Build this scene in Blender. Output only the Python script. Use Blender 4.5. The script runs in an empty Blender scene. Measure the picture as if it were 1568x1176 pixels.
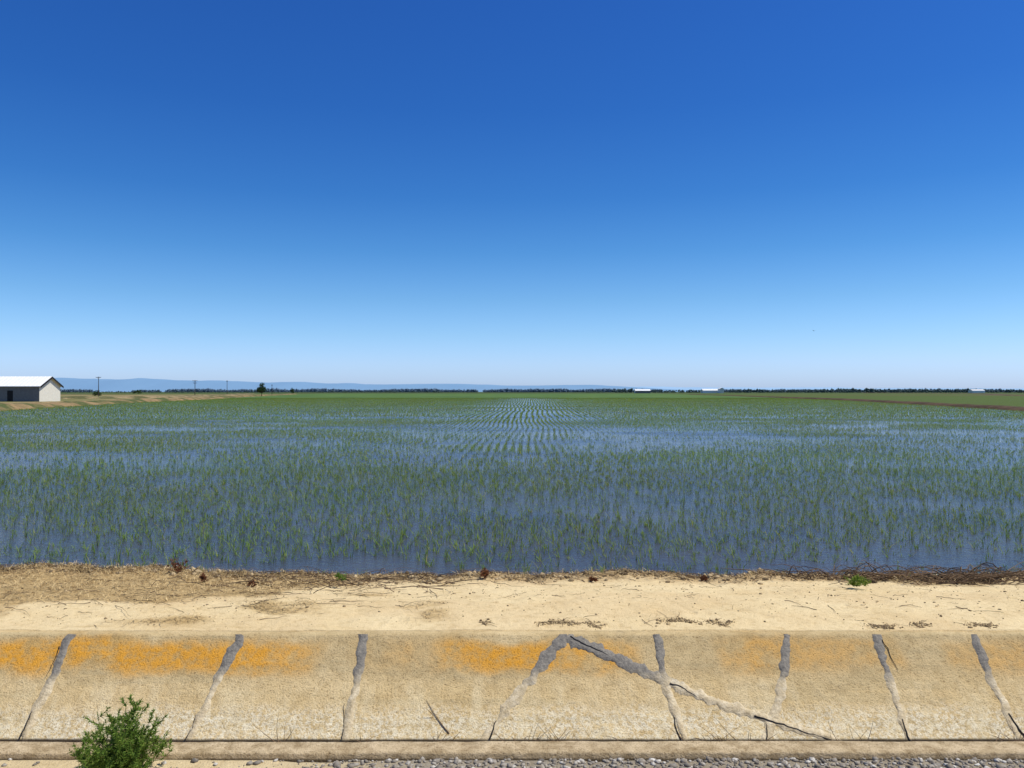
import bpy, math, random
import numpy as np
from mathutils import Vector
rng=np.random.default_rng(7); random.seed(7)
scene=bpy.context.scene
R=math.radians
# ---------------- helpers ----------------
def link(o,parent=None):
    scene.collection.objects.link(o)
    if parent: o.parent=parent
    return o
def empty(name,loc=(0,0,0)):
    e=bpy.data.objects.new(name,None); e.location=loc; e.empty_display_size=.2
    return link(e)
def mesh_np(name,V,F,mat=None,parent=None,smooth=False,col=None):
    V=np.asarray(V,dtype=np.float32); F=np.asarray(F,dtype=np.int32)
    me=bpy.data.meshes.new(name)
    me.vertices.add(len(V)); me.vertices.foreach_set('co',V.ravel())
    k=F.shape[1]; m=len(F)
    me.loops.add(m*k); me.loops.foreach_set('vertex_index',F.ravel())
    me.polygons.add(m)
    me.polygons.foreach_set('loop_start',np.arange(0,m*k,k,dtype=np.int32))
    if smooth: me.polygons.foreach_set('use_smooth',np.ones(m,dtype=bool))
    me.update(calc_edges=True); me.validate()
    if col is not None:
        a=me.color_attributes.new('gcol','FLOAT_COLOR','POINT')
        c=np.ones((len(V),4),dtype=np.float32); c[:,:3]=col
        a.data.foreach_set('color',c.ravel())
    o=bpy.data.objects.new(name,me)
    if mat: me.materials.append(mat)
    return link(o,parent)
def poly_mesh(name,verts,faces,mat,parent=None,smooth=False):
    me=bpy.data.meshes.new(name); me.from_pydata([tuple(v) for v in verts],[],faces); me.update()
    if smooth:
        for p in me.polygons: p.use_smooth=True
    if mat: me.materials.append(mat)
    return link(bpy.data.objects.new(name,me),parent)
def _hash(ix,iy,s):
    h=(ix.astype(np.int64)*374761393+iy.astype(np.int64)*668265263+s*1442695041)&0xffffffff
    h=((h^(h>>13))*1274126177)&0xffffffff
    h=(h^(h>>16))&0xffffffff
    return h/4294967295.0
def vnoise(x,y,s=0):
    ix=np.floor(x); iy=np.floor(y); fx=x-ix; fy=y-iy
    fx=fx*fx*(3-2*fx); fy=fy*fy*(3-2*fy)
    a=_hash(ix,iy,s);b=_hash(ix+1,iy,s);c=_hash(ix,iy+1,s);d=_hash(ix+1,iy+1,s)
    return (a*(1-fx)+b*fx)*(1-fy)+(c*(1-fx)+d*fx)*fy
def fbm(x,y,o=4,s=0):
    t=0;a=.5;n=0
    for i in range(o):
        t=t+a*vnoise(x*2**i,y*2**i,s+i*17); n+=a; a*=.5
    return t/n
def sstep(a,b,x):
    t=np.clip((x-a)/(b-a),0,1); return t*t*(3-2*t)
def ribbons(P,D,B,L,W,S,nseg):
    N=len(P); Vs=[]
    for i in range(nseg):
        t=i/nseg
        c=P+D*(L*t)[:,None]+B*(L*t*t)[:,None]
        w=(W*(1-t)**.6*.5)[:,None]*S
        Vs+= [c-w,c+w]
    Vs.append(P+D*L[:,None]+B*L[:,None])
    V=np.stack(Vs,1)
    n=2*nseg+1
    F=[]
    base=np.arange(N)*n
    for i in range(nseg-1):
        a=2*i
        F.append(np.stack([base+a,base+a+1,base+a+3],1)); F.append(np.stack([base+a,base+a+3,base+a+2],1))
    a=2*(nseg-1)
    F.append(np.stack([base+a,base+a+1,base+a+2],1))
    return V.reshape(-1,3),np.concatenate(F)
def tubes(paths,rad,sides=4,taper=.3):
    N,K,_=paths.shape
    T=np.gradient(paths,axis=1); T/=np.linalg.norm(T,axis=2,keepdims=True)+1e-9
    up=np.array([.13,.31,.94]); up2=np.array([.9,.3,.1])
    A=np.cross(T,up); bad=np.linalg.norm(A,axis=2)<.2
    A[bad]=np.cross(T[bad],up2)
    A/=np.linalg.norm(A,axis=2,keepdims=True); Bn=np.cross(T,A)
    r=rad[:,None]*(1-(1-taper)*np.linspace(0,1,K))[None,:]
    ring=[]
    for s in range(sides):
        an=2*math.pi*s/sides
        ring.append(paths+(A*math.cos(an)+Bn*math.sin(an))*r[:,:,None])
    V=np.stack(ring,2)
    idx=np.arange(N*K*sides).reshape(N,K,sides)
    F=[]
    for s in range(sides):
        s2=(s+1)%sides
        F.append(np.stack([idx[:,:-1,s],idx[:,:-1,s2],idx[:,1:,s2],idx[:,1:,s]],-1).reshape(-1,4))
    return V.reshape(-1,3),np.concatenate(F)
def unit(v): return v/(np.linalg.norm(v,axis=-1,keepdims=True)+1e-9)
def merge(parts):
    Vs=[];Fs=[];o=0
    for V,F in parts:
        Vs.append(V);Fs.append(F+o);o+=len(V)
    return np.concatenate(Vs),np.concatenate(Fs)
# ---------------- materials ----------------
class M:
    def __init__(s,name,rough=.9,spec=.2):
        s.m=bpy.data.materials.new(name); s.m.use_nodes=True
        s.t=s.m.node_tree; s.n=s.t.nodes; s.b=s.n['Principled BSDF']
        s.b.inputs['Roughness'].default_value=rough
        s.b.inputs['Specular IOR Level'].default_value=spec
    def L(s,a,b): s.t.links.new(a,b)
    def pos(s):
        if not hasattr(s,'g'): s.g=s.n.new('ShaderNodeNewGeometry')
        return s.g.outputs['Position']
    def island(s):
        s.pos(); return s.g.outputs['Random Per Island']
    def map(s,scale):
        k=s.n.new('ShaderNodeMapping'); k.inputs['Scale'].default_value=scale
        s.L(s.pos(),k.inputs['Vector']); return k.outputs[0]
    def noise(s,scale,detail=4,rough=.55,vec=None,dist=0):
        k=s.n.new('ShaderNodeTexNoise'); k.inputs['Scale'].default_value=scale
        k.inputs['Detail'].default_value=detail; k.inputs['Roughness'].default_value=rough
        k.inputs['Distortion'].default_value=dist
        s.L(vec if vec is not None else s.pos(),k.inputs['Vector']); return k.outputs['Fac']
    def ramp(s,f,stops):
        k=s.n.new('ShaderNodeValToRGB'); e=k.color_ramp.elements
        while len(e)<len(stops): e.new(.5)
        for i,(p,c) in enumerate(stops):
            e[i].position=p
            if not hasattr(c,'__len__'): c=(c,c,c)
            e[i].color=(*c,1)
        s.L(f,k.inputs[0]); return k.outputs[0]
    def rng(s,f,a,b,c=0,d=1):
        k=s.n.new('ShaderNodeMapRange'); k.interpolation_type='SMOOTHSTEP'
        for i,v in zip((1,2,3,4),(a,b,c,d)): k.inputs[i].default_value=v
        s.L(f,k.inputs[0]); return k.outputs[0]
    def mix(s,f,a,b,mode='MIX'):
        k=s.n.new('ShaderNodeMix'); k.data_type='RGBA'; k.blend_type=mode
        for i,v in ((0,f),(6,a),(7,b)):
            if isinstance(v,bpy.types.NodeSocket): s.L(v,k.inputs[i])
            elif i==0: k.inputs[0].default_value=v
            else: k.inputs[i].default_value=(*v,1)
        return k.outputs[2]
    def math(s,op,a,b=0):
        k=s.n.new('ShaderNodeMath'); k.operation=op
        for i,v in enumerate((a,b)):
            if isinstance(v,bpy.types.NodeSocket): s.L(v,k.inputs[i])
            else: k.inputs[i].default_value=v
        return k.outputs[0]
    def xyz(s):
        k=s.n.new('ShaderNodeSeparateXYZ'); s.L(s.pos(),k.inputs[0]); return k.outputs
    def color(s,c):
        if isinstance(c,bpy.types.NodeSocket): s.L(c,s.b.inputs['Base Color'])
        else: s.b.inputs['Base Color'].default_value=(*c,1)
        return s
    def bump(s,h,strength=.5,dist=.02):
        k=s.n.new('ShaderNodeBump'); k.inputs['Strength'].default_value=strength; k.inputs['Distance'].default_value=dist
        s.L(h,k.inputs['Height']); s.L(k.outputs[0],s.b.inputs['Normal'])

def ground_mat():
    m=M('soil_material',.95,.1)
    a=m.n.new('ShaderNodeAttribute'); a.attribute_name='gcol'
    n1=m.noise(1.3,5,.6); n2=m.noise(14,5,.65); n3=m.noise(90,3,.7)
    c=m.mix(1,a.outputs['Color'],m.ramp(n1,[(.3,(.90,.86,.80)),(.7,(1.0,1.0,1.0))]),'MULTIPLY')
    c=m.mix(1,c,m.ramp(n2,[(.3,(.82,.78,.72)),(.5,(1,1,1))]),'MULTIPLY')
    c=m.mix(1,c,m.ramp(n3,[(.28,(.5,.45,.4)),(.40,(1,1,1))]),'MULTIPLY')
    m.color(c)
    h=m.math('ADD',m.math('MULTIPLY',n2,.6),m.math('MULTIPLY',n3,.35))
    m.bump(h,.8,.045); return m.m
def simple(name,c1,c2,scale=5,rough=.9,island=False,spec=.2,bump=0):
    m=M(name,rough,spec)
    if island: f=m.island()
    else: f=m.noise(scale,4)
    m.color(m.ramp(f,[(.0 if island else .3,c1),(1 if island else .7,c2)]))
    if bump: m.bump(m.noise(scale*4,3),bump,.02)
    return m.m
def concrete_mat():
    m=M('weathered_concrete_material',.92,.10)
    x,y,z=m.xyz()
    n1=m.noise(1.6,5,.6); n2=m.noise(11,6,.7); n3=m.noise(70,3,.75)
    ns=m.noise(1,5,.65,m.map((5,1.2,1.2)))
    base=m.ramp(n1,[(.3,(.62,.46,.225)),(.55,(.69,.525,.275)),(.75,(.76,.60,.34))])
    zz=m.math('ADD',z,m.math('MULTIPLY',m.math('SUBTRACT',m.noise(2.5,5,.65),.5),.16))
    base=m.mix(m.math('MULTIPLY',m.rng(zz,-.06,.10),m.rng(n1,.3,.7,.7,.3)),base,(.49,.375,.20))
    tide=m.rng(m.noise(1,3,.5,m.map((.5,9,9))),.5,.62)
    base=m.mix(m.math('MULTIPLY',tide,.25),base,(.43,.36,.21))
    bl=m.rng(m.noise(4.5,6,.75),.56,.68)
    base=m.mix(m.math('MULTIPLY',bl,.3),base,(.30,.24,.14))
    zb=m.math('ADD',z,m.math('MULTIPLY',m.math('SUBTRACT',m.noise(1.6,5,.6),.5),.26))
    band=m.math('MULTIPLY',m.rng(zb,.0,.12),m.rng(zb,.30,.20))
    mask=m.rng(m.noise(.75,3,.5,m.map((1,.3,.3))),.38,.52)
    xm=m.math('ADD',m.math('MULTIPLY',m.rng(x,3.0,.8),.65),.35)
    brk=m.math('MULTIPLY',m.rng(n2,.32,.56),m.rng(m.noise(3.2,5,.7),.32,.52))
    soft=m.math('MULTIPLY',m.math('MULTIPLY',band,mask),m.math('MULTIPLY',xm,.6))
    base=m.mix(soft,base,(.62,.38,.11))
    f=m.math('MULTIPLY',m.math('MULTIPLY',band,mask),m.math('MULTIPLY',xm,brk))
    base=m.mix(f,base,(.70,.34,.045))
    low=m.math('MULTIPLY',m.rng(zz,-.12,-.26),m.rng(m.noise(26,4,.8),.42,.57))
    base=m.mix(m.math('MULTIPLY',low,.85),base,(.86,.79,.60))
    mid=m.math('MULTIPLY',m.rng(zz,.04,-.1),m.rng(ns,.42,.65))
    base=m.mix(m.math('MULTIPLY',mid,.45),base,(.80,.68,.43))
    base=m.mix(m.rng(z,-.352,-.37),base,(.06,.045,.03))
    near=m.rng(y,5.3,5.2)
    base=m.mix(near,base,m.ramp(n2,[(.35,(.40,.30,.17)),(.65,(.60,.47,.29))]))
    base=m.mix(m.rng(z,.270,.25),base,m.mix(near,base,(.13,.10,.06)))  # foot of the near rim's front face darkened, painting in its shade
    base=m.mix(1,base,m.ramp(n3,[(.33,(.5,.45,.4)),(.46,(1,1,1))]),'MULTIPLY')
    base=m.mix(1,base,m.ramp(n2,[(.3,(.78,.75,.70)),(.55,(1.0,1.0,1.0))]),'MULTIPLY')
    m.color(base)
    m.bump(m.math('ADD',n2,m.math('MULTIPLY',n3,.6)),.7,.022); return m.m
def patch_mat():
    m=M('joint_filler_material',.9,.15)
    x,y,z=m.xyz()
    zz=m.math('ADD',z,m.math('MULTIPLY',m.math('SUBTRACT',m.noise(7,4),.5),.20))
    g=m.ramp(m.noise(25,4,.7),[(.3,(.15,.14,.125)),(.7,(.32,.29,.24))])
    w=m.ramp(m.noise(18,4,.7),[(.3,(.44,.35,.21)),(.5,(.62,.51,.33)),(.7,(.76,.66,.47))])
    c=m.mix(m.rng(zz,.07,-.05),g,w)
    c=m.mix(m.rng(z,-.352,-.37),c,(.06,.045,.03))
    m.color(c); m.bump(m.noise(45,4,.7),.7,.02); return m.m
def water_mat():
    m=M('paddy_water_material',.07,.5)
    m.b.inputs['IOR'].default_value=1.33
    m.color(m.ramp(m.noise(.35,4),[(.3,(.036,.036,.046)),(.7,(.07,.066,.07))]))
    a=m.noise(6,3,.6,m.map((1,1.6,1))); b=m.noise(28,2,.6)
    m.bump(m.math('ADD',a,m.math('MULTIPLY',b,.35)),.45,.05)
    m.L(m.ramp(m.noise(.12,4,.6,m.map((.5,1,1))),[(.4,.05),(.6,.22)]),m.b.inputs['Roughness'])
    return m.m
def rice_mat(name='rice_leaf_material',k=1.0,tr_=.35):
    m=M(name,.65,.15)
    c=m.ramp(m.island(),[(0,(.085*k,.150*k,.028*k)),(.5,(.14*k,.235*k,.04*k)),(.9,(.21*k,.30*k,.055*k)),(1,(.33*k,.31*k,.12*k))])
    c=m.mix(m.rng(m.noise(.06,3),.35,.65),c,m.mix(1,c,(1.0,.88,.6),'MULTIPLY'))
    m.color(c)
    tr=m.n.new('ShaderNodeBsdfTranslucent'); m.L(c,tr.inputs[0])
    ms=m.n.new('ShaderNodeMixShader'); ms.inputs[0].default_value=tr_
    m.L(m.b.outputs[0],ms.inputs[1]); m.L(tr.outputs[0],ms.inputs[2])
    m.L(ms.outputs[0],m.n['Material Output'].inputs[0]); return m.m
MAT_G=ground_mat(); MAT_C=concrete_mat(); MAT_P=patch_mat(); MAT_W=water_mat(); MAT_R=rice_mat(k=1.2,tr_=.42); MAT_RF=rice_mat('rice_leaf_bright_material',1.35,.42)  # second leaf material: raised leaf colour for mid and far rows
MAT_STRAW=simple('dry_straw_material',(.22,.14,.055),(.72,.54,.27),island=True)
MAT_TWIG=simple('dead_twig_material',(.04,.027,.018),(.24,.16,.095),island=True)
MAT_WHITE=simple('white_sheet_metal_material',(.74,.75,.76),(.82,.82,.81),1.5,.5)
MAT_WALL=simple('shaded_siding_material',(.15,.15,.155),(.20,.20,.20),2,.8)  # lowered albedo puts the long wall's shade into its colour
MAT_GAB=simple('cream_gable_material',(.70,.66,.55),(.78,.74,.63),2,.8)
MAT_DARK=simple('dark_opening_material',(.015,.015,.018),(.03,.03,.03),3)
MAT_WOOD=simple('utility_pole_wood_material',(.05,.04,.03),(.09,.07,.055),3)
# ---------------- terrain ----------------
LEFT=np.array([(-58,11),(-62,80),(-74,118),(-90,185),(-101,256),(-209,770),(-260,1100)],float)
RIGHT=np.array([(60,11),(62,80),(70,110),(99,237),(160,720),(200,1100)],float)
def inside(x,y):
    l=np.interp(y,LEFT[:,1],LEFT[:,0]); r=np.interp(y,RIGHT[:,1],RIGHT[:,0])
    return np.minimum(x-l,r-x)
def edge_y(x): return 10.55+.45*sstep(-1,-6,x)+.5*(fbm(x*.35,x*0+3.3,3,5)-.5)+.34*(fbm(x*2.5,x*0,4,9)-.5)
def bank(x,y):
    e=edge_y(x)
    z=.30-.185*sstep(8.2,e-.3,y)
    z=z+.03*(fbm(x*1.2,y*1.2,4,1)-.45)+.045*(fbm(x*.35,y*.5,3,2)-.4)
    z=z+.028*(fbm(x*6,y*6,3,8)-.5)
    lo=sstep(e-.15,e+.35,y)
    clod=.07*(fbm(x*5,y*5,3,4)-.35)*np.exp(-((y-e+.3)/.3)**2)
    return z*(1-lo)+(-.16)*lo+clod
def height(x,y):
    zn=.278+.02*(fbm(x*3,y*3,4,11)-.5)+ .75*sstep(4.1,2.0,y)-.05*sstep(4.865,4.90,y+.04*(fbm(x*4,y*0,3,12)-.5))
    z=np.where(y<4.96,zn,bank(x,y))
    z=np.where((y>=4.96)&(y<7.40),-1.0,z)
    near=sstep(7.40,7.75,y); z=np.where((y>=7.40)&(y<7.9),z*near+(.305+.035*(fbm(x*2.2,y*4,3,21)-.5))*(1-near),z)
    far=np.where(inside(x,y)>0,-.16,.25)
    z=np.where(y>12.5,far,z)
    out=(np.abs(x)>59)&(y>9); z=np.where(out&(inside(x,y)<0),.25,z)
    return z
def axis(dense,g=1.05,end=30000):
    a=list(dense); st=a[-1]-a[-2]
    while a[-1]<end: st*=g; a.append(a[-1]+st)
    return a
xp=axis(list(np.arange(0,9.0,.035)),1.055,40000); xs=np.array([-v for v in xp[:0:-1]]+xp)
yb=list(np.arange(4.2,4.94,.03))+[4.955,4.965,5.2,6.2,7.2,7.385,7.405]+list(np.arange(7.43,11.6,.03))
ys=np.array([-400,-60,-10,0,1,2,2.5,3,3.5,4]+axis(yb,1.055,40000))
X,Y=np.meshgrid(xs,ys); Z=height(X,Y)
ny,nx=X.shape
sand=np.array([.80,.64,.37]); straw=np.array([.54,.39,.18]); mud=np.array([.085,.06,.038])
grav=np.array([.34,.295,.22]); green=np.array([.085,.125,.03]); tan=np.array([.36,.27,.14]); brown=np.array([.13,.10,.055])
C=np.empty(X.shape+(3,)); C[:]=sand
def mixc(w,c):
    global C
    C=C*(1-w[...,None])+np.asarray(c)*w[...,None]
def straw_w(x,y): return sstep(.38,.62,fbm(x*1.3,y*2.2,4,33)+.40*sstep(-1.2,-4.0,x)*sstep(7.9,9.3,y)-.22*sstep(-3,0,x)-.08)
e=edge_y(X)
mixc(.30*sstep(.42,.62,fbm(X*.8,Y*1.6,4,31)),np.array([.68,.50,.27]))
mixc(straw_w(X,Y)*.8*(Y>7.5),straw)
en=.55*(fbm(X*3,Y*3,3,40)-.5)
mixc(.55*sstep(e-.75,e-.45,Y+en),np.array([.50,.36,.19]))
mixc(.8*sstep(e-.45,e-.2,Y+en),np.array([.20,.14,.075]))
mixc(sstep(e-.2,e-.02,Y),mud)
mixc((Y<4.97)*1.0,sand*.85); mixc((Y<4.97)*sstep(-1.6,-.4,X),grav); mixc((Y<4.97)*sstep(4.86,4.89,Y)*.75,np.array([.07,.05,.03]))  # last mix paints the dark shade line along the near rim
mixc((Y<3.8)*1.0,grav)
ins=inside(X,Y)
mixc(((Y>12)&(ins<0))*1.0,green)
mixc(((Y>12)&(X<-50)&(ins<0))*sstep(900,400,Y)*(.35+.65*sstep(.35,.6,fbm(X*.03,Y*.02,3,50))),tan)
mixc(((Y>400)&(ins<0))*sstep(.45,.6,fbm(X*.002,Y*.006,3,51))*.7,brown)
mixc((Y>1100)*1.0,np.array([.07,.10,.035]))
idx=np.arange(nx*ny).reshape(ny,nx)
F=np.stack([idx[:-1,:-1],idx[:-1,1:],idx[1:,1:],idx[1:,:-1]],-1).reshape(-1,4)
mesh_np('ground',np.stack([X,Y,Z],-1).reshape(-1,3),F,MAT_G,smooth=True,col=C.reshape(-1,3))
wy=[9.6,80,118,185,256,770,1100]
V=[];Fq=[]
for yy in wy:
    V.append((np.interp(yy,LEFT[:,1],LEFT[:,0])-1.5,yy,0)); V.append((np.interp(yy,RIGHT[:,1],RIGHT[:,0])+1.5,yy,0))
for i in range(len(wy)-1): Fq.append((2*i,2*i+1,2*i+3,2*i+2))
poly_mesh('paddy_water',V,Fq,MAT_W)
def levee(name,pts,h,w,c1,c2,mounds=.5,s=0):
    pts=np.array(pts,float); seg=np.linalg.norm(np.diff(pts,axis=0),axis=1); cs=np.r_[0,np.cumsum(seg)]
    u=[0];st=.7
    while u[-1]<cs[-1]: u.append(u[-1]+st); st=min(st*1.01,8)
    u=np.array(u); px=np.interp(u,cs,pts[:,0]);py=np.interp(u,cs,pts[:,1])
    tx=np.gradient(px);ty=np.gradient(py);l=np.hypot(tx,ty); nxn=ty/l;nyn=-tx/l
    v=np.linspace(-1,1,17); U,Vv=np.meshgrid(u,v,indexing='ij')
    ww=w*(1+.3*(fbm(U*.08,Vv*0,3,s)-.5))
    xx=px[:,None]+nxn[:,None]*Vv*ww; yy=py[:,None]+nyn[:,None]*Vv*ww
    zz=-.25+(h+.25)*np.clip(1-np.abs(Vv)**2.2,0,1)*(1-mounds/2+mounds*fbm(U*.12,Vv*.7,4,s+3))+.12*(fbm(U*1.2,Vv*4,3,s+5)-.5)*(1-Vv**2)
    n=len(u); ii=np.arange(n*17).reshape(n,17)
    Fm=np.stack([ii[:-1,:-1],ii[1:,:-1],ii[1:,1:],ii[:-1,1:]],-1).reshape(-1,4)
    m=M(name+'_material',.95,.1); n1=m.noise(.12,5,.65); n2=m.noise(1.5,4,.6)
    c=m.mix(m.rng(n1,.42,.58),c1,c2); c=m.mix(1,c,m.ramp(n2,[(.3,(.55,.55,.55)),(.65,(1.0,1.0,1.0))]),'MULTIPLY'); m.color(c)
    return mesh_np(name,np.stack([xx,yy,zz],-1).reshape(-1,3),Fm,m.m,smooth=True)
levee('earth_levee',LEFT[:-1],.75,3.6,(.32,.22,.11),(.10,.12,.04),.9,60)
levee('earth_levee',RIGHT[:-1],.50,2.6,(.085,.055,.032),(.13,.085,.05),.3,70)
levee('earth_levee',[(262,300),(300,480),(520,900),(700,1600)],.8,6,(.10,.07,.045),(.16,.12,.07),.3,80)
levee('earth_levee',[(-380,210),(-150,250),(-128,300),(-260,800)],.9,6,(.34,.26,.14),(.12,.12,.05),.8,90)

# ---------------- canal ----------------
canal=empty('concrete_irrigation_canal',(0,0,0))
def addc(o): o.parent=canal; return o
prof=[(4.925,.12),(4.92,.285),(4.932,.298),(5.07,.30),(5.085,.29)]
prof+=[(5.085+ .8*k,.29-.95*k) for k in np.linspace(.08,1,10)]
prof+=[(6.05,-.72),(6.25,-.72)]
prof+=[(7.3-t,.3-t) for t in np.arange(.92,.0,-.025)]
prof+=[(7.288,.290),(7.305,.302),(7.36,.303),(7.415,.300),(7.42,.12)]
prof=np.array(prof)
cx=np.r_[np.arange(-60,-8,1.0),np.arange(-8,8,.035),np.arange(8,61,1.0)]
PX,K=np.meshgrid(cx,np.arange(len(prof)),indexing='ij')
def canal_off(x,k):
    return .018*(fbm(x*.8,k*.0,3,101)-.5)+.007*(fbm(x*9,k*.8,2,102)-.5), .012*(fbm(x*.5,k*.02,3,103)-.5)+.008*(fbm(x*7,k*.35,3,104)-.5)
oy,oz=canal_off(PX,K.astype(float))
PY=prof[K,0]+oy; PZ=prof[K,1]+oz
n=len(cx);k=len(prof);ii=np.arange(n*k).reshape(n,k)
Fm=np.stack([ii[:-1,:-1],ii[1:,:-1],ii[1:,1:],ii[:-1,1:]],-1).reshape(-1,4)
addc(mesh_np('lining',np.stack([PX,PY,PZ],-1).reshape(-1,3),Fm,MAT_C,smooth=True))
def strip(name,pts,w0,w1,s):
    pts=np.array(pts,float)
    d=np.r_[0,np.cumsum(np.hypot(*np.diff(pts,axis=0).T))]
    u=np.arange(0,d[-1],.01); px=np.interp(u,d,pts[:,0]);pt=np.interp(u,d,pts[:,1])
    px=px+.04*(fbm(u*4,u*0+s,3,s)-.5)
    tx=np.gradient(px);tt=np.gradient(pt);l=np.hypot(tx,tt); nx_=-tt/l;nt_=tx/l
    cr=np.array([-1,-.85,0,.85,1.0]); hh=np.array([-.004,.0035,.0045,.0035,-.004])
    wa=(w0+(w1-w0)*u/u[-1])*(.2+1.6*fbm(u*16,u*0,4,s+1)); wb=(w0+(w1-w0)*u/u[-1])*(.2+1.6*fbm(u*16,u*0+9,4,s+2))
    V=np.zeros((len(u),5,3))
    for j,(c_,h_) in enumerate(zip(cr,hh)):
        w=wa if c_<0 else wb
        X_=px+nx_*c_*w/2; T_=np.maximum(pt+nt_*c_*w/2,-.0)
        kk=17+36*(.92-T_)/.92
        a_,b_=canal_off(X_,kk)
        V[:,j,0]=X_; V[:,j,1]=7.3-T_-h_*.7+a_; V[:,j,2]=.3-T_+h_*.7+b_
    ii=np.arange(len(u)*5).reshape(-1,5)
    Fm=np.stack([ii[:-1,:-1],ii[:-1,1:],ii[1:,1:],ii[1:,:-1]],-1).reshape(-1,4)
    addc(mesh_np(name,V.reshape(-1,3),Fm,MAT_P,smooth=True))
J=[[(-4.0,0),(-4.01,.345),(-4.03,.8)],[(-2.445,0),(-2.53,.215),(-2.58,.385),(-2.68,.8)],[(-1.347,0),(-1.351,.26),(-1.375,.8)],
[(.4985,0),(.206,.26),(-.05,.467),(-.21,.66),(-.27,.8)],[(1.31,0),(1.322,.26),(1.366,.467),(1.42,.63),(1.44,.8)],
[(2.487,0),(2.38,.26),(2.25,.467),(2.09,.66),(2.0,.8)],[(3.3,0),(3.297,.26),(3.28,.467),(3.25,.8)],[(4.178,0),(4.18,.8)],
[(-4.62,.35),(-4.5,.45),(-4.3,.62),(-4.25,.8)],[(-5.5,0),(-5.52,.8)],[(-7,0),(-7.05,.8)],[(5.3,0),(5.35,.8)],[(6.9,0),(6.8,.8)]]
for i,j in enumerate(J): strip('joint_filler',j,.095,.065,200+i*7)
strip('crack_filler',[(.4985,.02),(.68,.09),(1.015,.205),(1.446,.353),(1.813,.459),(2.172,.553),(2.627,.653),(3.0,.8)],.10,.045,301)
def crack(pts,w,s):
    pts=np.array(pts,float); d=np.r_[0,np.cumsum(np.hypot(*np.diff(pts,axis=0).T))]
    u=np.arange(0,d[-1],.01); px=np.interp(u,d,pts[:,0])+.07*(fbm(u*9,u*0,4,s)-.5); pt=np.interp(u,d,pts[:,1])+.04*(fbm(u*7,u*0+5,3,s)-.5)
    P=np.stack([px,7.3-pt-.002,.3-pt+.002],-1)[None]
    V,F=tubes(P,np.array([w]),5,.4); addc(mesh_np('open_crack',V,F,MAT_DARK))
crack([(1.38,.33),(1.50,.37),(1.6,.42)],.010,401); crack([(2.05,.53),(2.2,.57),(2.5,.64),(2.7,.7)],.009,402)
crack([(-.21,.70),(-.15,.55)],.011,403); crack([(1.42,.7),(1.36,.52)],.010,404); crack([(2.08,.7),(2.12,.56)],.009,405)
crack([(-4.07,.7),(-4.05,.5)],.008,406); crack([(-2.7,.7),(-2.66,.50)],.008,407); crack([(3.29,.7),(3.28,.54)],.010,408)
crack([(-1.41,.7),(-1.42,.45)],.007,409); crack([(.52,.03),(.75,.10),(.95,.165)],.008,410); crack([(4.26,.7),(4.2,.5)],.010,411)
crack([(3.35,.05),(3.38,.25)],.004,412); crack([(-4.05,.08),(-4.07,.3)],.004,413)

# ---------------- rice ----------------
rice=empty('rice_plants')
ang=R(-1.2)
def rice_zone(name,y0,y1,rs,cs,nb,W,Hm,nseg,seed,jx=.13,jv=.2,mat=None):
    g=np.random.default_rng(seed)
    xm=.70*y1+8
    rx=np.arange(-xm-10,xm+10,rs); ry=np.arange(y0-6,y1+6,cs)
    gx,gy=np.meshgrid(rx,ry); gx=gx.ravel();gy=gy.ravel()
    jj=jx+jv*sstep(.42,.68,fbm(gx*.1,gy*.08,3,130))+.22*sstep(38,25,gy)*(y0>12)
    gx=gx+g.normal(0,1,len(gx))*rs*jj+.09*np.sin(gy*.25+gx*.05)+.4*(fbm(gx*.03,gy*.06,2,131)-.5); gy=gy+g.uniform(-cs/2,cs/2,len(gy))
    x=gx*math.cos(ang)-gy*math.sin(ang); y=gx*math.sin(ang)+gy*math.cos(ang)
    jit=3.0*(vnoise(x*.5,y*.5,77)-.5)
    ok=(y+jit>y0)&(y+jit<=y1)&(np.abs(x)<.70*y+6)&(inside(x,y)>1.6)&(y>edge_y(x)+.10)
    x=x[ok];y=y[ok]
    dens=.36+.85*sstep(.32,.62,fbm(x*.16,y*.22,4,120))
    dens*=.50+.6*sstep(11.2,14.5,y+1.5*(fbm(x*.5,y*.5,3,133)-.5))
    dens*=1-.60*sstep(.49,.63,fbm(x*.05,y*.07,4,121))*sstep(20,32,y)*sstep(85,50,y)
    dens=np.maximum(dens,sstep(55,110,y)*1.0)
    k=g.uniform(0,1,len(x))<dens; x=x[k];y=y[k]
    N=len(x)
    nbv=g.integers(max(1,nb-2),nb+2,N); x=np.repeat(x,nbv);y=np.repeat(y,nbv)
    hk=np.repeat(g.uniform(.5,1.3,N),nbv)*(.75+.5*fbm(x*.2,y*.3,3,122))
    M_=len(x); a=g.uniform(0,2*math.pi,M_)
    P=np.stack([x+g.normal(0,.02,M_),y+g.normal(0,.02,M_),np.full(M_,-.02)],1)
    lean=g.uniform(.05,.7,M_)
    D=unit(np.stack([np.cos(a)*lean,np.sin(a)*lean,np.ones(M_)],1))
    droop=g.uniform(.0,.7,M_)
    B=np.stack([np.cos(a)*droop,np.sin(a)*droop,-droop*.6],1)
    S=np.stack([np.cos(a+1.57+g.normal(0,.6,M_)),np.sin(a+1.57),np.zeros(M_)],1); S=unit(S)
    L=Hm*hk*g.uniform(.6,1.1,M_)
    Wd=W*g.uniform(.7,1.3,M_)
    V,F=ribbons(P,D,B,L,Wd,S,nseg)
    mesh_np(name,V,F,mat or MAT_R,rice)
rice_zone('seedlings_near',11,26,.20,.12,5,.0105,.175,3,1,.34,.2)
rice_zone('seedlings_mid',26,75,.36,.10,4,.016,.165,2,2,.08,.12,MAT_RF)
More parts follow.
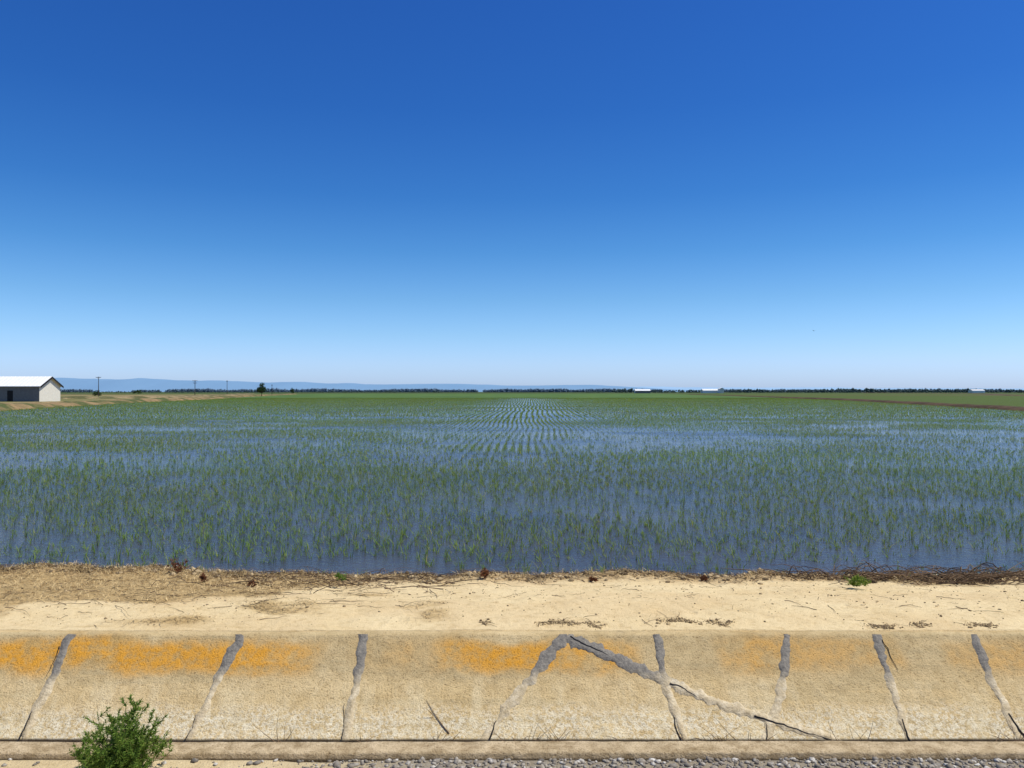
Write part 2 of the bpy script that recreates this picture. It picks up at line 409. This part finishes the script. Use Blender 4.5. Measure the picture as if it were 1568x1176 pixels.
rice_zone('seedlings_far',75,320,.60,.30,4,.05,.23,1,3,.06,.05,MAT_RF)
m=M('rice_canopy_material',.9,.1)
c=m.ramp(m.noise(1,5,.65,m.map((.05,.012,1))),[(.3,(.06,.115,.03)),(.55,(.085,.15,.035)),(.75,(.12,.18,.05))]); m.color(c)
V=[];Fq=[]; yy_=[310,500,770,1100]
for yy in yy_:
    V.append((np.interp(yy,LEFT[:,1],LEFT[:,0])+1.5,yy,.14)); V.append((np.interp(yy,RIGHT[:,1],RIGHT[:,0])-1.5,yy,.14))
for i in range(3): Fq.append((2*i,2*i+1,2*i+3,2*i+2))
poly_mesh('distant_canopy',V,Fq,m.m,rice)

# ---------------- bank debris ----------------
def hz(x,y): return height(np.asarray(x,float),np.asarray(y,float))
N=80000
x=rng.uniform(-9,9,N); y=rng.uniform(7.6,11.1,N)
e=edge_y(x)
w=straw_w(x,y)*.9
w=np.maximum(w,.9*np.exp(-((y-e+.36)/.20)**2)*sstep(.26,.5,fbm(x*1.3,y,3,140)))
k=(rng.uniform(0,1,N)<w)&(y<e-.06); x=x[k];y=y[k];N=len(x)
a=rng.uniform(0,6.28,N); up=np.abs(rng.normal(.12,.3,N))
D=unit(np.stack([np.cos(a),np.sin(a),up],1)); Bv=np.stack([rng.normal(0,.2,N),rng.normal(0,.2,N),-up*.5],1)
S=unit(np.cross(D,np.tile([.0,.3,1.],(N,1))))
V1,F1=ribbons(np.stack([x,y,hz(x,y)+rng.uniform(.0,.035,N)],1),D,Bv,rng.uniform(.04,.17,N),rng.uniform(.003,.008,N),S,2)
mesh_np('dry_grass_litter',V1,F1,MAT_STRAW)
def tufts(name,centres,nb,h,spread,mat,W=.005,s=0):
    g=np.random.default_rng(s); c=np.repeat(np.array(centres,float),nb,axis=0); n=len(c)
    sc=np.repeat(g.uniform(.4,1.25,len(centres)),nb)
    x=c[:,0]+g.normal(0,spread,n)*sc; y=c[:,1]+g.normal(0,spread,n)*sc
    a=g.uniform(0,6.28,n); l=g.uniform(.1,.9,n)
    D=unit(np.stack([np.cos(a)*l,np.sin(a)*l,np.ones(n)],1)); dr=g.uniform(0,.5,n)
    Bv=np.stack([np.cos(a)*dr,np.sin(a)*dr,-dr*.7],1)
    S=unit(np.stack([-np.sin(a),np.cos(a),g.normal(0,.3,n)],1))
    V,F=ribbons(np.stack([x,y,hz(x,y)-.01],1),D,Bv,h*sc*g.uniform(.5,1.1,n),W*g.uniform(.7,1.3,n),S,3)
    return mesh_np(name,V,F,mat)
def E(a): return float(edge_y(np.array([a]))[0])
cx_=np.r_[rng.uniform(-9,9,170),rng.uniform(-9,-1,130)]; tufts('dead_grass_tufts',[(a,E(a)-.28+rng.normal(0,.13)) for a in cx_],28,.085,.06,MAT_STRAW,.005,3)
cx_=rng.uniform(-9,-1.6,170); tufts('dead_grass_tufts',[(a,rng.uniform(9.3,10.7)) for a in cx_],30,.07,.08,MAT_STRAW,.005,4)
cx_=np.r_[rng.uniform(1,9,60),rng.uniform(-9,1,22)]; tufts('green_grass_tufts',[(a,E(a)-.06+rng.normal(0,.09)) for a in cx_],12,.13,.05,MAT_R,.006,5)
def twigs(name,x,y,L,rad,lift,dirspread=6.28,a0=0,s=0,mat=MAT_TWIG):
    g=np.random.default_rng(s); N=len(x);K=7
    a=a0+g.uniform(-dirspread/2,dirspread/2,N)+np.where(g.uniform(0,1,N)<.5,math.pi,0); t=np.linspace(0,1,K)
    bend=g.normal(0,.5,N)
    aa=a[:,None]+bend[:,None]*t[None]+g.normal(0,.12,(N,K))
    st=L[:,None]/K
    px=x[:,None]+np.cumsum(np.cos(aa)*st,1); py=y[:,None]+np.cumsum(np.sin(aa)*st,1)
    py=np.maximum(py,7.44)
    gz=height(px,py)
    pz=np.maximum(gz,gz.max(1,keepdims=True)-.03)*.5+gz*.5+rad[:,None]+(lift*g.uniform(0,1,N))[:,None]*np.sin(t*math.pi*g.uniform(.4,1.0,N)[:,None])+g.normal(0,.003,(N,K))
    V,F=tubes(np.stack([px,py,pz],-1),rad,4,.35); return mesh_np(name,V,F,mat)
N=760; x=rng.uniform(-9,8.5,N); y=edge_y(x)-np.abs(rng.normal(.24,.20,N))
twigs('driftwood_twigs',x,y,rng.uniform(.08,.40,N),rng.uniform(.002,.005,N),.05,2.2,0,1)
N=430; x=rng.normal(5.6,.95,N); y=edge_y(x)-.38+rng.normal(0,.13,N)
twigs('brush_pile',x,y,rng.uniform(.2,.75,N),rng.uniform(.003,.008,N),.16,1.8,0,2)
N=150; x=rng.normal(-2.3,.9,N); y=rng.normal(9.9,.35,N)
twigs('brush_pile',x,y,rng.uniform(.2,.8,N),rng.uniform(.002,.006,N),.10,1.6,R(-25),3)
N=200; x=rng.uniform(-7,-1,N); y=rng.uniform(8.2,10.4,N)
twigs('straw_stalks',x,y,rng.uniform(.15,.7,N),rng.uniform(.0015,.0035,N),.03,2.0,R(-20),4)
N=110; x=rng.uniform(-6,7,N); y=rng.uniform(7.55,10.2,N)
twigs('scattered_sticks',x,y,rng.uniform(.05,.35,N),rng.uniform(.0015,.004,N),.01,6.28,0,5)
def pebbles(name,x,y,z,r,mat,s=0,flat=.7):
    g=np.random.default_rng(s)
    import bmesh
    bm=bmesh.new(); bmesh.ops.create_icosphere(bm,subdivisions=1,radius=1)
    bv=np.array([v.co[:] for v in bm.verts]); bf=np.array([[v.index for v in f.verts] for f in bm.faces]); bm.free()
    N=len(x); sc=g.uniform(.6,1.3,(N,1,3))*r[:,None,None]; sc[:,:,2]*=flat
    V=bv[None]*(1+g.normal(0,.16,(N,len(bv),1)))*sc
    a=g.uniform(0,6.28,N); ca=np.cos(a)[:,None];sa=np.sin(a)[:,None]
    X_=V[:,:,0]*ca-V[:,:,1]*sa; Y_=V[:,:,0]*sa+V[:,:,1]*ca
    V=np.stack([X_+x[:,None],Y_+y[:,None],V[:,:,2]+z[:,None]],-1)
    F=(bf[None]+(np.arange(N)*len(bv))[:,None,None]).reshape(-1,3)
    return mesh_np(name,V.reshape(-1,3),F,mat)
MAT_CLOD=simple('soil_clod_material',(.09,.06,.03),(.55,.42,.24),island=True)
mm=M('gravel_material',.85,.25)
mm.color(mm.mix(mm.rng(mm.noise(60,3),.3,.7),mm.ramp(mm.island(),[(0,(.08,.076,.07)),(.35,(.24,.22,.19)),(.7,(.44,.40,.33)),(1,(.74,.71,.64))]),(.24,.20,.15)))
MAT_GR=mm.m
N=21000; x=rng.uniform(-6,6.5,N); y=rng.uniform(4.0,4.875,N)
k=(rng.uniform(0,1,N)<.06+.94*sstep(-1.9,-.5,x+.6*(fbm(x*2,y*3,3,5)-.5))); x=x[k];y=y[k];N=len(x)
pebbles('gravel',x,y,hz(x,y)+.003,rng.gamma(3,.0034,N).clip(.003,.026),MAT_GR,6)
N=2200; x=rng.uniform(-8,8,N); y=7.45+rng.gamma(2.2,.8,N); k=y<10.8; x=x[k];y=y[k];N=len(x)
pebbles('soil_clods',x,y,hz(x,y)+.002,rng.gamma(2.2,.0027,N).clip(.003,.024),MAT_CLOD,7)
N=1800; x=rng.uniform(-9,9,N); y=edge_y(x)-rng.normal(.28,.17,N)
pebbles('soil_clods',x,y,hz(x,y)+.005,rng.gamma(3,.006,N).clip(.004,.05),MAT_CLOD,8)
MAT_CR=simple('debris_crumb_material',(.12,.08,.04),(.52,.39,.21),island=True)
cs=[(.45,7.62,.15),(.78,7.56,.07),(-.25,7.62,.04),(1.6,7.66,.14),(1.95,7.60,.09),(3.45,7.52,.10),(3.85,7.55,.06),(4.4,7.56,.10),(5.3,7.6,.1)]
xx=[];yy=[]
for a,b,r_ in cs:
    n=int(230*r_/.16); t_=rng.normal(0,1,n); xx.append(a+t_*r_*.75); yy.append((b+rng.normal(0,.035,n)+.03*np.sin(t_*2+a*5)).clip(7.44,8.2))
x=np.concatenate(xx);y=np.concatenate(yy);N=len(x)
pebbles('debris_crumbs',x,y,hz(x,y)+.002,rng.gamma(3,.0026,N).clip(.003,.02),MAT_CR,12)
twigs('debris_litter',x[::8],y[::8],rng.uniform(.02,.12,len(x[::8])),rng.uniform(.0012,.003,len(x[::8])),.012,6.28,0,9,MAT_TWIG)
def stalks(name,P,D,L,rad,bend,s,mat):
    g=np.random.default_rng(s);N=len(P);K=7;t=np.linspace(0,1,K)
    b=g.normal(0,bend,(N,3))
    pts=P[:,None]+D[:,None]*(L[:,None]*t)[...,None]+b[:,None]*(L[:,None]*t**2)[...,None]
    V,F=tubes(pts,rad,4,.3); return mesh_np(name,V,F,mat)
px=np.concatenate([rng.normal(c_,w_,n_) for c_,w_,n_ in [(.25,.14,34),(-.45,.04,7),(1.35,.12,24),(-2.4,.05,7),(2.2,.1,8),(3.2,.10,22),(-1.45,.05,6),(-.95,.03,4),(4.2,.1,12),(3.6,.1,8)]])
N=len(px); P=np.stack([px,np.full(N,5.085),np.full(N,.285)],1); D=unit(np.stack([rng.normal(0,.8,N),rng.uniform(-.1,.5,N),rng.uniform(.2,1,N)],1))
stalks('dead_weed_stalks',P,D,rng.uniform(.04,.15,N),rng.uniform(.0015,.003,N),.3,10,MAT_TWIG)
stalks('fallen_branch',np.array([[-.52,6.665,-.325],[-.66,6.76,-.22]]),unit(np.array([[-.42,.30,.31],[-.1,.0,.12]])),np.array([.30,.10]),np.array([.005,.003]),.12,11,MAT_TWIG)

# ---------------- weeds / bush ----------------
MAT_BUSH=rice_mat('weed_leaf_material',1.2,.4)
def bush(name,loc,h,rad,stems,leaves,ll,lw,s,mat=MAT_BUSH,stem_mat=None):
    g=np.random.default_rng(s); e=empty(name,loc)
    K=8;t=np.linspace(0,1,K)
    a=g.uniform(0,6.28,stems); o=np.sqrt(g.uniform(0,1,stems))*rad
    H=h*g.uniform(.45,1.05,stems)*(1-.45*(o/rad)**2)
    base=np.stack([g.normal(0,.05,stems),g.normal(0,.05,stems),np.zeros(stems)],1)
    tip=np.stack([np.cos(a)*o,np.sin(a)*o,H],1)
    pts=base[:,None]*(1-t)[None,:,None]+tip[:,None]*t[None,:,None]
    pts[:,:,:2]*=(.35+.65*t[None,:,None]**.6)
    pts+=g.normal(0,.006,pts.shape)*t[None,:,None]
    ns=7; si=np.repeat(np.arange(stems),ns); tt=g.uniform(.35,.97,len(si))
    f=tt*(K-1); i0=np.floor(f).astype(int).clip(0,K-2); fr=(f-i0)[:,None]
    sp=pts[si,i0]*(1-fr)+pts[si,i0+1]*fr
    sa=g.uniform(0,6.28,len(si)); sd=unit(np.stack([np.cos(sa)*.8,np.sin(sa)*.8,g.uniform(.4,1.3,len(si))],1)); sl=h*.22*g.uniform(.4,1.1,len(si))*(1.25-tt*.6)
    sub=sp[:,None]+sd[:,None]*(sl[:,None]*t)[...,None]; sub[:,:,2]+=(sl[:,None]*t**2)*.25
    V1,F1=tubes(pts,np.full(stems,.0035),4,.3); V2,F2=tubes(sub,np.full(len(si),.0016),3,.3)
    mesh_np('stems',V1,F1,stem_mat or mat,e); mesh_np('shoots',V2,F2,stem_mat or mat,e)
    allp=np.concatenate([pts,sub]); w=np.r_[np.full(stems,1.2),np.full(len(si),1.)]; w/=w.sum()
    n=leaves; si=g.choice(len(allp),n,p=w); tt=g.uniform(.12,1,n)
    f=tt*(K-1); i0=np.floor(f).astype(int).clip(0,K-2); fr=(f-i0)[:,None]
    P=allp[si,i0]*(1-fr)+allp[si,i0+1]*fr; T=unit(allp[si,i0+1]-allp[si,i0])
    r=g.normal(0,1,(n,3)); D=unit(T*.7+unit(r)*.8+np.array([0,0,.15]))
    S=unit(np.cross(D,g.normal(0,1,(n,3)))); Bv=np.stack([np.zeros(n),np.zeros(n),-g.uniform(0,.35,n)],1)
    V,F=ribbons(P,D,Bv,ll*g.uniform(.5,1.2,n),lw*g.uniform(.7,1.2,n),S,3)
    mesh_np('leaves',V,F,mat,e); return e
bush('weed_bush',(-2.25,4.62,.20),.50,.29,64,24000,.028,.0055,20)
bush('green_weed',(4.0,9.35,.24),.13,.20,14,700,.055,.008,21)
bush('green_weed',(-2.05,9.55,.27),.08,.10,8,260,.04,.008,22)
MAT_RB=simple('dried_seedhead_material',(.10,.035,.02),(.28,.12,.05),island=True)
for i,(x_,y_,h_) in enumerate([(-4.35,10.45,.24),(-.35,10.1,.14),(1.0,10.05,.08),(-3.8,9.9,.12),(-3.1,9.6,.09),(2.4,10.1,.07)]):
    bush('dry_weed',(x_,y_,float(hz([x_],[y_])[0])-.01),h_,h_*.6,10,420,.035,.009,30+i,MAT_RB)

# ---------------- buildings ----------------
def gable(name,x0,x1,y0,y1,zb,ze,zr,axis='x',openings=(),roofmat=MAT_WHITE,wallmat=MAT_WALL,gmat=MAT_GAB,ov=.5):
    e=empty(name,((x0+x1)/2,(y0+y1)/2,zb))
    hx,hy=(x1-x0)/2,(y1-y0)/2; H=ze-zb; Rr=zr-zb
    def pm(n,V,F,m):
        if axis=='y': V=[(v[1],v[0],v[2]) for v in V]; F=[f[::-1] for f in F]
        return poly_mesh(n,V,F,m,e)
    a,b=(hx,hy) if axis=='x' else (hy,hx)
    pm('walls_long',[(-a,-b,0),(a,-b,0),(a,-b,H),(-a,-b,H),(-a,b,0),(a,b,0),(a,b,H),(-a,b,H)],[(0,1,2,3),(5,4,7,6)],wallmat)
    pm('walls_gable',[(a,-b,0),(a,b,0),(a,b,H),(a,0,Rr),(a,-b,H),(-a,-b,0),(-a,b,0),(-a,b,H),(-a,0,Rr),(-a,-b,H)],[(0,1,2,3,4),(6,5,9,8,7)],gmat)
    sl=(Rr-H)/b; t=.15; A=a+ov; Bq=b+ov; zE=H-sl*ov
    V=[];F=[]
    for s in (-1,1):
        o=len(V)
        V+=[(-A,s*Bq,zE+.02),(A,s*Bq,zE+.02),(A,0,Rr+.02),(-A,0,Rr+.02),(-A,s*Bq,zE+t),(A,s*Bq,zE+t),(A,0,Rr+t),(-A,0,Rr+t)]
        F+=[tuple(o+i for i in f) for f in ((0,1,2,3),(4,5,6,7),(0,1,5,4),(1,2,6,5),(3,0,4,7))]
    pm('roof',V,F,roofmat)
    nr=int(A*2/1.0); V=[];F=[]
    for i in range(nr):
        xx_=-A+.5+i*(2*A-1)/max(1,nr-1)
        for s in (-1,1):
            o=len(V); V+=[(xx_-.03,s*Bq,zE+t+.004),(xx_+.03,s*Bq,zE+t+.004),(xx_+.03,s*.1,Rr+t-sl*.1+.004),(xx_-.03,s*.1,Rr+t-sl*.1+.004),(xx_,s*Bq,zE+t+.06),(xx_,s*.1,Rr+t-sl*.1+.06)]
            F+=[(o,o+4,o+5,o+3),(o+1,o+2,o+5,o+4)]
    pm('roof_ribs',V,F,roofmat)
    V=[];F=[]
    for s in (-1,1):
        for q in (-1,1):
            o=len(V); xq=s*(A+.02); V+=[(xq,q*Bq,zE-.35),(xq,0,Rr-.35),(xq,0,Rr+t),(xq,q*Bq,zE+t)]; F.append((o,o+1,o+2,o+3))
    pm('barge_boards',V,F,MAT_DARK if wallmat is MAT_WALL else wallmat)
    for (n,u0,u1,z0,z1) in openings:
        V=[(u0,-b-.04,z0),(u1,-b-.04,z0),(u1,-b-.04,z1),(u0,-b-.04,z1),(u0,-b+.01,z0),(u1,-b+.01,z0),(u1,-b+.01,z1),(u0,-b+.01,z1)]
        pm(n,V,[(0,1,2,3),(0,4,5,1),(1,5,6,2),(2,6,7,3),(3,7,4,0)],MAT_DARK)
    return e
gable('white_barn',-149,-109,185,193.6,.2,3.9,6.0,openings=[('door',12.6,13.9,.1,2.6),('window',-2,-.6,1.2,2.4),('window',8,9.2,1.2,2.4)])
gable('farm_shed',230,258,1495,1510,.2,4.6,7.5)
gable('farm_shed',356,390,1495,1512,.2,5,8,wallmat=MAT_WHITE)
gable('grain_warehouse',382,390,1475,1489,.2,8,10,'y',wallmat=MAT_WHITE)
gable('farm_shed',1120,1150,1950,1970,.2,5.5,8.5,wallmat=MAT_WHITE)
# ---------------- poles ----------------
def pole(x,y,h,arms=((.5,2.6),),r=.17):
    parts=[]; K=6; t=np.linspace(0,1,K)
    parts.append(tubes(np.stack([t*0,t*0,t*h],-1)[None],np.array([r]),8,.6))
    for dz,w in arms:
        tt=np.linspace(-.5,.5,3); p=np.stack([tt*w,tt*0-.15,tt*0+h-dz],-1)[None]; parts.append(tubes(p,np.array([.11]),4,1.0))
        for q in (-.46,-.2,.2,.46):
            parts.append(tubes(np.array([[[q*w,-.15,h-dz],[q*w,-.15,h-dz+.15],[q*w,-.15,h-dz+.32]]]),np.array([.07]),6,.7))
        for sg in (-1,1): parts.append(tubes(np.array([[[0,-.15,h-dz-.8],[sg*w*.15,-.15,h-dz-.4],[sg*w*.3,-.15,h-dz]]]),np.array([.04]),4,1))
    V,F=merge(parts); o=mesh_np('utility_pole',V,F,MAT_WOOD); o.location=(x,y,.2)
pole(-203.6,395,9.8,((.4,2.6),),.2)
pole(-197.6,500,9.6,((.4,3.2),(1.8,2.4)),.24)
pole(-184.7,520,9.6,((.3,1.2),),.2)
pole(-191.5,640,8.0,((.3,1.2),),.24)
# ---------------- trees ----------------
MAT_T=M('tree_foliage_material',.8,.15)
MAT_T.color(MAT_T.ramp(MAT_T.island(),[(0,(.02,.04,.014)),(.6,(.045,.08,.025)),(1,(.085,.13,.04))])); MAT_T=MAT_T.m
MAT_B=simple('bark_material',(.06,.045,.03),(.12,.09,.065),2)
def tree(name,x,y,h,w,leaves,s,ls=.35):
    g=np.random.default_rng(s); e=empty(name,(x,y,.2))
    t=np.linspace(0,1,6); parts=[tubes(np.stack([t*.2,t*0,t*h*.5],-1)[None],np.array([h*.035]),8,.6)]
    nl=9; a=g.uniform(0,6.28,nl); st=g.uniform(.18,.5,nl)*h
    end=np.stack([np.cos(a)*w*.36*g.uniform(.4,1,nl),np.sin(a)*w*.36,h*g.uniform(.45,.88,nl)],1)
    p0=np.stack([a*0+.1,a*0,st],1); pts=p0[:,None]+(end-p0)[:,None]*t[None,:,None]
    parts.append(tubes(pts,np.full(nl,h*.015),5,.3)); V,F=merge(parts) if False else (None,None)
    mesh_np('trunk',*parts[0],MAT_B,e); mesh_np('limbs',*parts[1],MAT_B,e)
    cc=np.concatenate([end,end+g.normal(0,w*.12,end.shape),[[0,0,h*.85]]]); ci=g.integers(0,len(cc),leaves)
    rr=unit(g.normal(0,1,(leaves,3)))*g.uniform(.3,1,(leaves,1))**.5
    sz=g.uniform(.12,.24,len(cc))*w
    P=cc[ci]+rr*sz[ci][:,None]*np.array([1,1,.75]); P[:,2]=np.maximum(P[:,2],h*.16)
    D=unit(g.normal(0,1,(leaves,3))); S=unit(np.cross(D,g.normal(0,1,(leaves,3))))
    V,F=ribbons(P,D,D*0,ls*g.uniform(.5,1.2,leaves),ls*.8*g.uniform(.5,1.2,leaves),S,2)
    mesh_np('crown',V,F,MAT_T,e)
tree('oak_tree',-134.2,430,5.6,5.8,3200,50,.4)
tree('shade_tree',-217.5,420,2.2,5.0,900,51,.4)
tree('shade_tree',-208.2,330,4.0,5.0,1400,52,.4)
tree('shade_tree',-246.6,900,5,6,900,53,.6)
tree('shade_tree',-373.3,800,4,8,900,54,.6)
def treeline(name,segs,mat,s,n):
    g=np.random.default_rng(s); xs_=[];ys_=[];zs_=[];rs_=[]
    for (xa,xb,yd,h,dens) in segs:
        k=int(n*dens*abs(xb-xa)/1000)
        x=g.uniform(xa,xb,k); y=yd+g.uniform(-120,120,k)
        hh=h*(.45+.8*fbm(x*.012,x*0,4,s))*g.uniform(.6,1.1,k)
        keep=fbm(x*.006,x*0+4,3,s+2)>.30
        x=x[keep];y=y[keep];hh=hh[keep]
        for f in (.25,.55,.85):
            xs_.append(x+g.normal(0,3,len(x)));ys_.append(y);zs_.append(hh*f);rs_.append(hh*.3*g.uniform(.6,1.3,len(x)))
    x=np.concatenate(xs_);y=np.concatenate(ys_);z=np.concatenate(zs_);r=np.concatenate(rs_)
    pebbles(name,x,y,z,r,mat,s,1.0)
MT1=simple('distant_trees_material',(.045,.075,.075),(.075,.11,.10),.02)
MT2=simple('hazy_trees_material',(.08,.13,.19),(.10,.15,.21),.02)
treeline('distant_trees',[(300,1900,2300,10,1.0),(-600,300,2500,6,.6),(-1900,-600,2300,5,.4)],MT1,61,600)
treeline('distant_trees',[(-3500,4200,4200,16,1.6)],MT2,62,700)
def hills(name,y0,x0,x1,hmax,prof,mat,s):
    xs_=np.linspace(x0,x1,260); u=(xs_-x0)/(x1-x0)
    hh=hmax*np.interp(u,*prof)*(.8+.4*fbm(xs_*.0006,xs_*0,5,s))
    rows=[]
    for k,f in enumerate((0,.45,.8,1.0,.8,.3,0)):
        yo=y0+k*900+600*(fbm(xs_*.0004,xs_*0+k,3,s+k)-.5)
        rows.append(np.stack([xs_,yo,hh*f*(1+.15*(fbm(xs_*.001,xs_*0+k,3,s+9)-.5))-2],-1))
    V=np.stack(rows); n=len(xs_); ii=np.arange(7*n).reshape(7,n)
    Fm=np.stack([ii[:-1,:-1],ii[:-1,1:],ii[1:,1:],ii[1:,:-1]],-1).reshape(-1,4)
    mesh_np(name,V.reshape(-1,3),Fm,mat,smooth=True)
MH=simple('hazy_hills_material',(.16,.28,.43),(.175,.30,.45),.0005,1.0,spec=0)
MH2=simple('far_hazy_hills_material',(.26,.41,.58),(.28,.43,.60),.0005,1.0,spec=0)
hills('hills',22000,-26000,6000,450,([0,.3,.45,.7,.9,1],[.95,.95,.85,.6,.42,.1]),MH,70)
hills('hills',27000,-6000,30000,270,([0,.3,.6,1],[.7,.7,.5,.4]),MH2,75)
# ---------------- bird ----------------
bd=[(0,-.16,0),(0,.14,0),(-.04,0,-.02),(.04,0,-.02),(0,0,.045),(-.28,-.02,.09),(.28,-.02,.09),(-.13,.06,.05),(.13,.06,.05),(-.13,-.06,.05),(.13,-.06,.05),(-.04,-.26,0),(.04,-.26,0),(0,.19,.0)]
bf=[(1,2,4),(1,4,3),(1,3,2),(0,4,2),(0,3,4),(0,2,3),(2,7,9),(7,5,9),(3,10,8),(8,10,6),(0,11,12),(1,13,2),(1,3,13)]
b=poly_mesh('bird',bd,bf,MAT_DARK); b.location=(56.5,150,13.9); b.rotation_euler=(0,R(12),R(20)); b.scale=(1.3,1.3,1.3)

# ---------------- light / sky / camera ----------------
EL=62; AZ=91
w=bpy.data.worlds.new('World'); scene.world=w; w.use_nodes=True
nt=w.node_tree; bg=nt.nodes['Background']; bg.inputs['Strength'].default_value=.10
sky=nt.nodes.new('ShaderNodeTexSky'); sky.sky_type='NISHITA'; sky.sun_disc=False
sky.sun_elevation=R(EL); sky.sun_rotation=R(AZ); sky.altitude=0; sky.air_density=1.0; sky.dust_density=.6; sky.ozone_density=2.5
tc=nt.nodes.new('ShaderNodeTexCoord'); sp=nt.nodes.new('ShaderNodeSeparateXYZ'); nt.links.new(tc.outputs['Generated'],sp.inputs[0])
cr=nt.nodes.new('ShaderNodeValToRGB'); nt.links.new(sp.outputs[2],cr.inputs[0])
stops=[(0.0,(1.04,1.37,2.36)),(.035,(.96,1.27,2.05)),(.07,(.78,1.14,1.70)),(.113,(.58,.98,1.45)),(.17,(.36,.80,1.30)),(.235,(.23,.65,1.21)),(.33,(.17,.55,1.17)),(.44,(.16,.52,1.18)),(.6,(.30,.60,1.0)),(1,(.5,.7,.9))]
el=cr.color_ramp.elements
while len(el)<len(stops): el.new(.5)
for i,(p,c_) in enumerate(stops): el[i].position=p; el[i].color=(c_[0]/2.5,c_[1]/2.5,c_[2]/2.5,1)
v1=nt.nodes.new('ShaderNodeVectorMath'); v1.operation='MULTIPLY'; nt.links.new(sky.outputs[0],v1.inputs[0]); nt.links.new(cr.outputs[0],v1.inputs[1])
v2=nt.nodes.new('ShaderNodeVectorMath'); v2.operation='SCALE'; v2.inputs['Scale'].default_value=2.5; nt.links.new(v1.outputs[0],v2.inputs[0])
nt.links.new(v2.outputs[0],bg.inputs['Color'])
sd=bpy.data.lights.new('sun','SUN'); sd.energy=4.7; sd.angle=R(.53); sd.color=(1,.95,.86)
so=bpy.data.objects.new('sun',sd); link(so); so.location=(20,10,40)
dv=Vector((math.cos(R(EL))*math.sin(R(AZ)),math.cos(R(EL))*math.cos(R(AZ)),math.sin(R(EL))))
so.rotation_euler=dv.to_track_quat('Z','Y').to_euler()
cam=bpy.data.cameras.new('camera'); co=bpy.data.objects.new('camera',cam); link(co)
cam.sensor_width=36; cam.lens=28.2; cam.clip_start=.05; cam.clip_end=90000
co.location=(0,0,2.5); co.rotation_euler=(R(90.56),0,0)
scene.camera=co
scene.view_settings.view_transform='Standard'; scene.view_settings.look='None'; scene.view_settings.exposure=0
